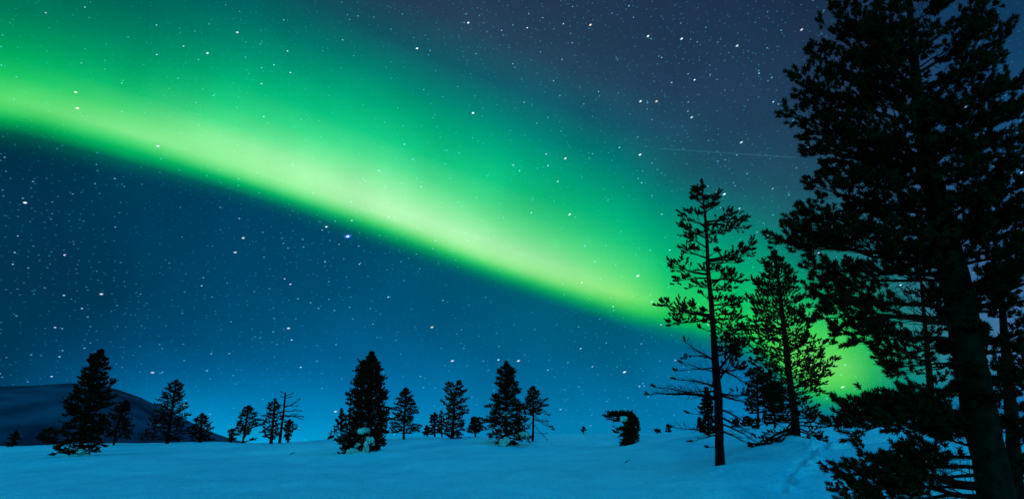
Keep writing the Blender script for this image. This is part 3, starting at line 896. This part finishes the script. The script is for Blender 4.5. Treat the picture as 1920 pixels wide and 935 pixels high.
# tall thin pine with bare lower limbs
fx = (.30, 1)
tree('tall_pine', 'tall thin pine with sparse tufted crown and dead bare lower limbs', 24,
     [(1350, 862, 17), (1348, 800, 15.5), (1346, 740, 15), (1342, 690, 14), (1338, 630, 10.5), (1334, 570, 9.5), (1328, 510, 8), (1325.5, 450, 6.4), (1322, 405, 5), (1318, 370, 3), (1316, 341, 1.6)],
     [(345, 1310, 1325), (360, 1304, 1334), (390, 1300, 1342), (430, 1288, 1362), (480, 1292, 1372), (530, 1300, 1372), (575, 1306, 1372), (610, 1318, 1372)],
     20, 'mid', rise=(.1, .4), group=None, limbs_apart=True, seed=40, twl=.3, ntw=8, dens=.62, fol0=.35, top=7,
     extra=[(594, 1233, 571, -.8, 7, (.3, 1), 22, .03), (600, 1252, 610, -1.3, 5, (.4, 1), 14, .06), (590, 1278, 578, .9, 5, (.3, 1), 12, 0),
            (514, 1250, 495, -.5, 5, (.35, 1), 15, -.04), (520, 1262, 528, .6, 4, (.35, 1), 12, .04), (447, 1273, 421, .3, 4, (.25, 1), 12, -.05), (425, 1277, 400, -.5, 4, (.25, 1), 11, -.05),
            (485, 1278, 461, -.6, 4, (.3, 1), 11, -.04), (465, 1281, 440, .4, 3.5, (.3, 1), 10, -.02), (385, 1294, 368, .2, 3, (.2, 1), 8, -.04), (366, 1300, 350, -.2, 2.4, (.2, 1), 7, 0), (372, 1298, 358, .3, 2.4, (.2, 1), 6, 0),
            (390, 1353, 361, -.2, 3, (.25, 1), 9, -.05), (398, 1343, 383, .4, 3, (.2, 1), 8, -.03), (416, 1400, 411, -.4, 5, (.35, 1), 15, .03), (420, 1402, 429, .6, 4, (.4, 1), 12, .03), (424, 1380, 398, .2, 3.5, (.5, 1), 8, -.05),
            (440, 1372, 432, .5, 4, (.3, 1), 11, 0), (487, 1419, 457, -.5, 5, (.4, 1), 16, -.02), (490, 1418, 475, .5, 4.5, (.4, 1), 13, -.02), (495, 1389, 492, -.8, 4, (.3, 1), 11, .03), (526, 1397, 527, .4, 4, (.6, 1), 11, .05),
            (530, 1378, 514, -.6, 4, (.3, 1), 11, 0), (545, 1372, 540, .8, 4, (.3, 1), 11, 0), (572, 1388, 573, -.7, 4, (.35, 1), 13, .03), (585, 1384, 560, .7, 4, (.55, 1), 11, -.06), (600, 1392, 598, .4, 4, (.4, 1), 12, .0),
            (560, 1404, 560, .2, 2.6, None, 9, .05), (565, 1314, 548, -.4, 2.5, (.8, 1), 6, -.04), (600, 1388, 620, .9, 4, (.3, 1), 14, 0), (608, 1384, 636, -.7, 4, (.3, 1), 14, .02), (625, 1306, 612, .3, 2.4, (.85, 1), 6, 0),
            # dead limbs
            (676, 1285, 640, -.4, 4.5, None, 16, -.06), (676, 1276, 664, .5, 3.5, (.8, .95), 10, .06), (690, 1272, 694, -.6, 3.2, None, 10, .05), (697, 1270, 679, .9, 3, (.93, 1), 7, 0),
            (727, 1268, 710, -.3, 5, None, 16, .08), (732, 1282, 738, .8, 4, None, 12, .07), (748, 1217, 739, -.5, 7.5, None, 30, .06), (750, 1230, 725, .2, 4.5, None, 18, .02), (705, 1330, 735, -.5, 4, None, 8, .12),
            (802, 1261, 800, -.3, 4, None, 16, -.05), (812, 1300, 826, .4, 3, None, 8, 0), (780, 1295, 775, .4, 3, None, 8, .03), (835, 1330, 838, -.2, 1.8, None, 3, 0),
            (698, 1392, 640, -.5, 6, (.55, 1), 18, -.05), (715, 1372, 670, .6, 5, (.7, 1), 14, -.12), (700, 1400, 690, -.9, 5, (.55, 1), 16, .04), (690, 1402, 722, .7, 5, None, 16, .12), (740, 1402, 756, -.6, 6, None, 20, .08),
            (738, 1398, 742, .6, 5, (.8, 1), 14, .06), (765, 1404, 796, -.4, 5, None, 18, .09), (780, 1406, 812, .6, 4.5, None, 16, .08), (805, 1400, 829, -.5, 4.5, None, 14, .05), (792, 1422, 830, .3, 4, None, 16, .06),
            (668, 1378, 655, .6, 5, (.3, 1), 14, 0), (655, 1392, 668, -.5, 4, (.35, 1), 14, .05), (640, 1370, 640, -.8, 4, (.3, 1), 14, .0), (650, 1398, 648, .8, 4, (.4, 1), 14, 0)])
tree('green_lit_pine', 'tall pine with a leaning pointed top standing before the bright green glow', 30,
     [(1493, 830, 17), (1490, 780, 15), (1484, 735, 12.5), (1478, 690, 11.5), (1473, 640, 10), (1467, 590, 8.5), (1462, 545, 7), (1457, 505, 5), (1452, 472, 2)],
     [(470, 1447, 1458), (488, 1430, 1470), (505, 1429, 1482), (520, 1434, 1486), (532, 1411, 1486), (548, 1412, 1488), (560, 1402, 1506), (580, 1410, 1517), (600, 1398, 1514), (620, 1392, 1522),
      (640, 1400, 1546), (660, 1404, 1552), (680, 1412, 1546), (700, 1420, 1548), (725, 1424, 1540), (750, 1420, 1538), (775, 1430, 1540), (795, 1426, 1548)],
     120, 'mid', rise=(-.05, .7), group=None, limbs_apart=True, seed=41, twl=.38, ntw=10, dens=.8, fol0=.3,
     extra=[(535, 1410, 529, -.3, 4, (.4, 1), 14, -.1), (580, 1402, 560, .4, 4, (.3, 1), 14, -.05), (615, 1383, 618, -.6, 5, (.3, 1), 18, .04), (625, 1380, 640, .3, 4, (.3, 1), 16, .04), (730, 1573, 671, -.4, 5, (.45, 1), 20, -.06),
            (725, 1556, 700, .6, 4, (.4, 1), 14, 0), (795, 1560, 800, .3, 4, (.4, 1), 14, .02), (800, 1406, 846, -1.0, 6, (.55, 1), 18, .10), (805, 1420, 850, -.6, 5, (.6, 1), 14, .1), (810, 1436, 846, -1.2, 5, (.55, 1), 12, .1),
            (800, 1540, 822, -.4, 4, (.45, 1), 14, .05), (806, 1552, 828, -.8, 4, (.6, 1), 10, .05), (785, 1410, 800, .5, 4, (.45, 1), 14, .05), (790, 1450, 845, -1.4, 4, (.6, 1), 10, .1), (815, 1510, 828, -.9, 3, (.5, 1), 8, .03)],
     clumps=[(1486, 831, 30, 14, -.6), (1496, 835, 22, 8, -.6)])
tree('slender_pine', 'slender dark-stemmed pine mostly hidden behind the left limbs of the largest pine', 27,
     [(1752, 822, 15), (1748, 770, 13), (1744, 720, 12), (1738, 650, 9), (1730, 560, 6), (1724, 490, 2)],
     [(490, 1715, 1732), (530, 1700, 1750), (580, 1705, 1765), (640, 1712, 1772), (700, 1722, 1775), (740, 1715, 1780), (775, 1705, 1790)], 30, 'mid', rise=(0, .4), group=None, limbs_apart=True,
     seed=42, twl=.36, ntw=9, dens=.7, fol0=.3, extra=[(800, 1700, 812, .3, 3, (.3, 1), 12, 0), (805, 1790, 800, .4, 3, (.3, 1), 10, 0)])
tree('rear_pine', 'straight-trunked pine close behind the largest pine at the right edge', 11.5,
     [(1910, 985, 26), (1903, 880, 24), (1896, 780, 21), (1886, 660, 16), (1878, 560, 10), (1872, 470, 4)],
     [(475, 1850, 1900), (540, 1835, 1960), (560, 1840, 1990), (600, 1850, 2010), (700, 1860, 2020), (800, 1870, 2020), (900, 1870, 2010)], 24, 'near', rise=(0, .35), group=None,
     limbs_apart=True, seed=43, twl=.4, ntw=12, dens=.75, fol0=.35, depth=.7)
gl = (.32, 1)
gm = (.42, 1)
tree('large_pine', 'largest pine, thick trunk and wide needle-tufted limbs along the right edge', 9.0,
     [(1886, 1035, 66), (1869, 935, 60), (1840, 790, 58), (1808, 610, 54), (1776, 460, 48), (1752, 360, 40), (1731, 260, 25), (1718, 150, 19), (1706, 20, 13), (1698, -90, 8), (1692, -190, 2)],
     [(-190, 1670, 1720), (-80, 1600, 1800), (0, 1590, 1830), (100, 1570, 1850), (200, 1560, 1860), (300, 1590, 1870), (400, 1580, 1880), (500, 1600, 1900), (550, 1680, 1900), (600, 1775, 1910), (735, 1790, 1910), (780, 1720, 1910), (830, 1780, 1910)],
     62, 'near', rise=(-.05, .45), group=None, limbs_apart=True, seed=44, twl=.30, ntw=15, dens=1.0, fol0=.3, depth=.7,
     extra=[(160, 1552, 2, .1, 9, gl, 26, -.05), (190, 1545, 45, -.3, 9, gl, 26, -.04), (230, 1512, 92, .2, 10, gl, 28, -.04), (250, 1482, 138, -.3, 10, gl, 30, -.03), (300, 1488, 168, .4, 9, gl, 26, .02),
            (310, 1470, 206, -.2, 11, gl, 30, .04), (300, 1499, 246, .4, 8, gl, 24, .06), (325, 1502, 276, -.4, 9, gl, 26, .05), (380, 1530, 322, .3, 9, gl, 26, .03), (400, 1506, 346, -.4, 9, gl, 28, .0),
            (440, 1476, 409, .2, 14, gl, 32, .02), (470, 1500, 425, -.6, 9, gl, 26, .0), (505, 1446, 445, -.2, 12, gm, 34, .04), (500, 1480, 462, .4, 10, gm, 24, .06), (520, 1508, 510, -.5, 9, gm, 22, .06), (525, 1510, 535, .5, 8, gm, 24, .06),
            (585, 1508, 548, -.1, 10, gm, 28, .02), (600, 1530, 575, .5, 9, gm, 24, .04), (610, 1522, 595, -.5, 10, gm, 28, .03), (640, 1548, 625, .3, 9, gm, 26, .03), (650, 1586, 640, -.6, 8, gm, 24, .05),
            (655, 1638, 668, .4, 7, (.5, 1), 14, .05), (672, 1644, 690, -.2, 6, (.55, 1), 13, .05), (685, 1662, 702, .2, 5, (.7, 1), 9, .03), (780, 1566, 770, -.2, 14, gl, 32, -.02), (785, 1552, 798, .3, 12, gl, 30, .04), (785, 1618, 764, .5, 9, gl, 24, -.01),
            (790, 1590, 812, -.5, 10, gl, 26, .05), (780, 1660, 745, -.4, 8, gl, 20, -.01), (780, 1680, 770, .3, 8, gl, 22, 0), (840, 1722, 808, .3, 8, gm, 18, -.02), (860, 1690, 848, -.2, 9, gm, 22, .02), (880, 1656, 872, .2, 10, gm, 24, .02), (890, 1668, 900, -.4, 9, gm, 22, .04),
            (925, 1556, 888, -.2, 15, (.4, 1), 34, .06), (930, 1566, 915, .3, 11, (.45, 1), 26, .06), (940, 1600, 940, -.3, 10, (.4, 1), 24, .05), (915, 1640, 905, .4, 9, (.45, 1), 22, .04), (950, 1580, 960, .1, 9, (.4, 1), 20, .03),
            # right side
            (100, 1856, 8, .2, 8, gl, 22, -.05), (140, 1870, 34, -.3, 8, gl, 24, -.04), (170, 1904, 58, .2, 8, (.5, 1), 22, -.06), (190, 1884, 104, -.2, 8, gl, 22, -.02), (235, 1915, 150, .3, 9, gl, 26, -.03),
            (270, 1950, 190, -.3, 9, gl, 28, -.02), (330, 1975, 270, .3, 9, gl, 28, 0), (380, 1990, 330, -.4, 10, gl, 28, 0), (430, 2000, 400, .3, 10, gl, 28, 0), (480, 1990, 460, -.3, 10, gm, 26, .02),
            (560, 2010, 520, .3, 10, gm, 26, 0), (650, 2000, 600, -.3, 12, gm, 28, -.02), (720, 2010, 690, .3, 10, gm, 26, .0), (800, 2000, 790, -.3, 10, gm, 26, .02), (880, 2000, 880, .4, 10, gm, 24, .02),
            *[(210 + 48 * i_, 1880 + [10, 50, 30, 70][i_ % 4], 165 + 46 * i_, [.8, -.7, 1.2, -1.1][i_ % 4], 8, (.25, 1), 22, .0) for i_ in range(9)],
            *[(240 + 60 * i_, 1790 + 14 * i_, 215 + 52 * i_, [-1.3, -.9, -1.6][i_ % 3], 7, (.3, 1), 18, .02) for i_ in range(5)],
            # limbs reaching towards and away from the viewer in the upper crown
            *[(130 + 34 * i_, 1722 + [-70, 60, -120, 95, -30, 20][i_ % 6] + 3 * i_, 30 + 33 * i_, [-1.5, -1.2, 1.1, -.9, 1.4, -1.7][i_ % 6], 8, (.25, 1), 20, .0) for i_ in range(0, 13, 2)],
            *[(150 + 40 * i_, 1640 + [10, 50, -20][i_ % 3], 20 + 38 * i_, [-.8, .7, -1.1][i_ % 3], 8, (.25, 1), 20, .0) for i_ in range(0, 12, 2)]])


# ------------------------------------------------------------------ snow ground
CREST = [(-160, 842), (0, 838), (100, 835), (200, 832), (300, 830), (430, 829), (540, 828), (600, 826), (640, 823), (740, 822), (830, 820), (880, 818),
         (960, 816), (1040, 813), (1100, 812), (1240, 811), (1330, 808), (1400, 803), (1480, 800), (1560, 796), (1640, 797), (1740, 802), (1850, 808), (2060, 816)]
for px, py in CREST:
    GROUND.append((px, py, 92))
    GROUND.append((px, py + 5, 135))
for px, py in [(-100, 890), (100, 886), (400, 882), (800, 880), (1150, 873), (1300, 866), (1600, 848), (1760, 856), (1960, 872)]:
    GROUND.append((px, py, 30))
for px, py in [(-100, 862), (0, 860), (400, 856), (560, 854), (820, 851), (1060, 846), (1600, 818), (1760, 826), (1960, 838)]:
    GROUND.append((px, py, 48))
for px in range(-300, 2300, 260):
    GROUND.append((px, 948 - 8 * math.sin(px / 500), 15.5))
    GROUND.append((px, 1085, 8.2))
gp = []
for px, py, Y in GROUND:
    p = at(px, py, Y)
    gp.append((math.atan2(p[0], p[1]) * 2.2, math.log(math.hypot(p[0], p[1])), p[2]))
gp = np.array(gp)


def tps(r2):
    return np.where(r2 > 1e-12, .5 * r2 * np.log(np.maximum(r2, 1e-12)), 0.0)


nG = len(gp)
A_ = tps(((gp[:, None, :2] - gp[None, :, :2]) ** 2).sum(-1)) + np.eye(nG) * 2e-4
Pm = np.hstack([np.ones((nG, 1)), gp[:, :2]])
K_ = np.block([[A_, Pm], [Pm.T, np.zeros((3, 3))]])
W_ = np.linalg.solve(K_, np.concatenate([gp[:, 2], np.zeros(3)]))


def vnoise(x, y, seed):
    g = np.random.default_rng(seed).random((256, 256))
    xi, yi = np.floor(x).astype(int), np.floor(y).astype(int)
    fx, fy = x - xi, y - yi
    fx, fy = fx * fx * (3 - 2 * fx), fy * fy * (3 - 2 * fy)
    h = lambda i, j: g[i % 256, j % 256]
    return (h(xi, yi) * (1 - fx) + h(xi + 1, yi) * fx) * (1 - fy) + (h(xi, yi + 1) * (1 - fx) + h(xi + 1, yi + 1) * fx) * fy - .5


BUMPS = []          # (x, y, rx, ry, h)


def bump_at(px, py, Y, rx, ry, h):
    p = at(px, py, Y)
    BUMPS.append((p[0], p[1], rx, ry, h))


bump_at(637, 824, 88, 1.1, 1.4, 1.0)
bump_at(1486, 832, 29.6, .9, .9, .22)
bump_at(1350, 862, 24, .55, .55, -.16)
bump_at(690, 853, 45, 1.6, 1.6, .2)
bump_at(950, 836, 66, 2.4, 2, .25)
bump_at(1000, 826, 80, 4, 2, .25)
bump_at(815, 820, 84, 4, 2, .3)
bump_at(1600, 806, 60, 6, 3, .35)
# old ski and hare tracks by the right hand pines
for i in range(34):
    f = i / 33
    px, py = 1462 + 118 * f + rnd(-9, 9), 917 - 62 * f + rnd(-4, 4)
    Yg = 17.5 + 9.5 * f
    bump_at(px, py, Yg, rnd(.10, .18), rnd(.16, .28), rnd(-.2, -.1))
    bump_at(px + rnd(8, 20), py + rnd(-3, 3), Yg + rnd(-.3, .3), rnd(.1, .2), rnd(.12, .25), rnd(.06, .16))
for i in range(16):
    bump_at(1538 + rnd(-26, 30), 868 + rnd(-6, 6), 24.5 + rnd(-.8, .8), rnd(.12, .35), rnd(.12, .25), rnd(-.12, .24))
for i in range(40):
    bump_at(rnd(1230, 1400), rnd(872, 885), rnd(20.5, 22.5), rnd(.1, .25), rnd(.1, .25), rnd(-.03, .05))


def ground_z(x, y):
    az = np.arctan2(x, y)
    rr = np.hypot(x, y)
    u = np.clip(az, -R(52), R(52)) * 2.2
    w = np.log(np.clip(rr, 7.5, 140))
    z = np.zeros_like(x)
    flat = z.ravel()
    uu, ww = u.ravel(), w.ravel()
    for s in range(0, len(flat), 20000):
        q = np.stack([uu[s:s + 20000], ww[s:s + 20000]], 1)
        flat[s:s + 20000] = tps(((q[:, None, :] - gp[None, :, :2]) ** 2).sum(-1)) @ W_[:nG] + W_[nG] + q @ W_[nG + 1:]
    z = flat.reshape(x.shape)
    z = np.where(np.abs(az) > R(52), z + (0.2 - z) * np.clip((np.abs(az) - R(52)) / R(40), 0, 1) ** 1.5, z)
    z = z + np.where(rr < 7.5, 0, 0)
    z = z - .03 * np.maximum(rr - 138, 0)
    sm = np.clip((170 - rr) / 60, 0, 1)
    z = z + sm * (.34 * vnoise(x / 9 + y / 21, y / 15, 3) * np.clip(rr / 40, .35, 1) + .16 * vnoise(x / 3.6 - y / 9, y / 4.6, 4) + .05 * vnoise(x / 1.1 + y / 4, y / 1.7, 6) + .02 * vnoise(x / .45, y / .6, 7))
    for bx, by, rx, ry, h in BUMPS:
        d = ((x - bx) / rx) ** 2 + ((y - by) / ry) ** 2
        z = z + h * np.exp(-d)
    return z


az_f = np.linspace(-R(50), R(50), 900)
az_b = np.linspace(R(50), R(310), 90)[1:-1]
azs = np.concatenate([az_f, az_b])
rad = np.concatenate([[.5, 2, 4], np.geomspace(6, 150, 430), np.geomspace(160, 6000, 40)])
AA, RR = np.meshgrid(azs, rad)
gx, gy = RR * np.sin(AA), RR * np.cos(AA)
gz = ground_z(gx, gy)
V = np.stack([gx, gy, gz], -1).reshape(-1, 3)
na, nrad = len(azs), len(rad)
i = np.arange(nrad - 1)[:, None] * na
j = np.arange(na)[None, :]
k = (j + 1) % na
Q4 = np.stack([i + j, i + na + j, i + na + k, i + k], -1).reshape(-1, 4)
V = np.vstack([V, [[0, 0, float(gz[0].mean())]]])
capf = [[len(V) - 1, int(a), int((a + 1) % na)] for a in range(na)]
g = link_mesh('snow_ground', V, [list(q) for q in Q4.tolist()] + capf, SNOW, smooth=True)
g['kind'] = 'structure'

# distant fell
HC = [(-420, 800), (-250, 752), (-100, 730), (0, 723), (60, 722), (130, 718), (180, 719), (230, 733), (265, 746), (300, 763), (340, 782), (370, 797), (410, 817), (440, 832), (520, 850)]
ha = np.array([azel(*h)[0] for h in HC])
he = np.array([azel(*h)[1] for h in HC])
aa = np.radians(np.linspace(-62, -17, 260))
rr = np.linspace(700, 3300, 120)
AA, RR = np.meshgrid(aa, rr)
top = np.interp(np.degrees(AA), ha, he)
HZ = 2000 * np.tan(np.radians(top)) + 1.7
t = np.clip(1 - np.abs(RR - 2000) / np.where(RR < 2000, 1300, 1300), 0, 1)
prof = t * t * (3 - 2 * t)
hx, hy = RR * np.sin(AA), RR * np.cos(AA)
hz = -75 + (HZ + 75) * prof + (vnoise(hx / 260 + hy / 700, hy / 420, 21) * 26 + vnoise(hx / 90, hy / 140, 22) * 9) * prof * np.clip(np.abs(RR - 2000) / 250, .12, 1)
n1, n0 = len(aa), len(rr)
i = np.arange(n0 - 1)[:, None] * n1
j = np.arange(n1 - 1)[None, :]
Q4 = np.stack([i + j, i + n1 + j, i + n1 + j + 1, i + j + 1], -1).reshape(-1, 4)
h = link_mesh('hill', np.stack([hx, hy, hz], -1).reshape(-1, 3), Q4, FELL, smooth=True)
h['kind'] = 'structure'

# loose twigs poking out of the snow
for (px, py, w, label) in [(548, 851, 9, 'short dark dead twig poking out of the snow left of the snow-skirted pine'),
                           (1176, 867, 12, 'thin dark stick lying on open snow below the bowed pine'),
                           (1652, 850, 12, 'thin dark stick on the snow beside the lower needles of the large pine')]:
    d = ray(px, py)
    lo, hi = 12.0, 80.0
    ys = np.linspace(lo, hi, 600)
    pts = CAMP[None] + d[None] * (ys / d[1])[:, None]
    below = pts[:, 2] - ground_z(pts[:, 0].copy(), pts[:, 1].copy())
    ii = int(np.argmax(below < 0))
    p = pts[ii]
    ln = w * ys[ii] / F
    tb = Tubes()
    a = np.array([p[0] - ln / 2, p[1], p[2] - .03])
    b = np.array([p[0] + ln / 2, p[1] + .1, p[2] + ln * .35])
    o = thing('fallen_twig', p, label, 'twig')
    tb.add(wobble(bez(a, (a + b) / 2 + UP * .03, b, 5), .01), np.linspace(.022, .010, 5) * ys[ii] / 30, 5)
    tb.add(np.array([(a + b) / 2, (a + b) / 2 + np.array([-.1, 0, .12]) * ln * 2]), np.array([.012, .006]) * ys[ii] / 30, 4)
    tb.build('stem', TWIGM, o)
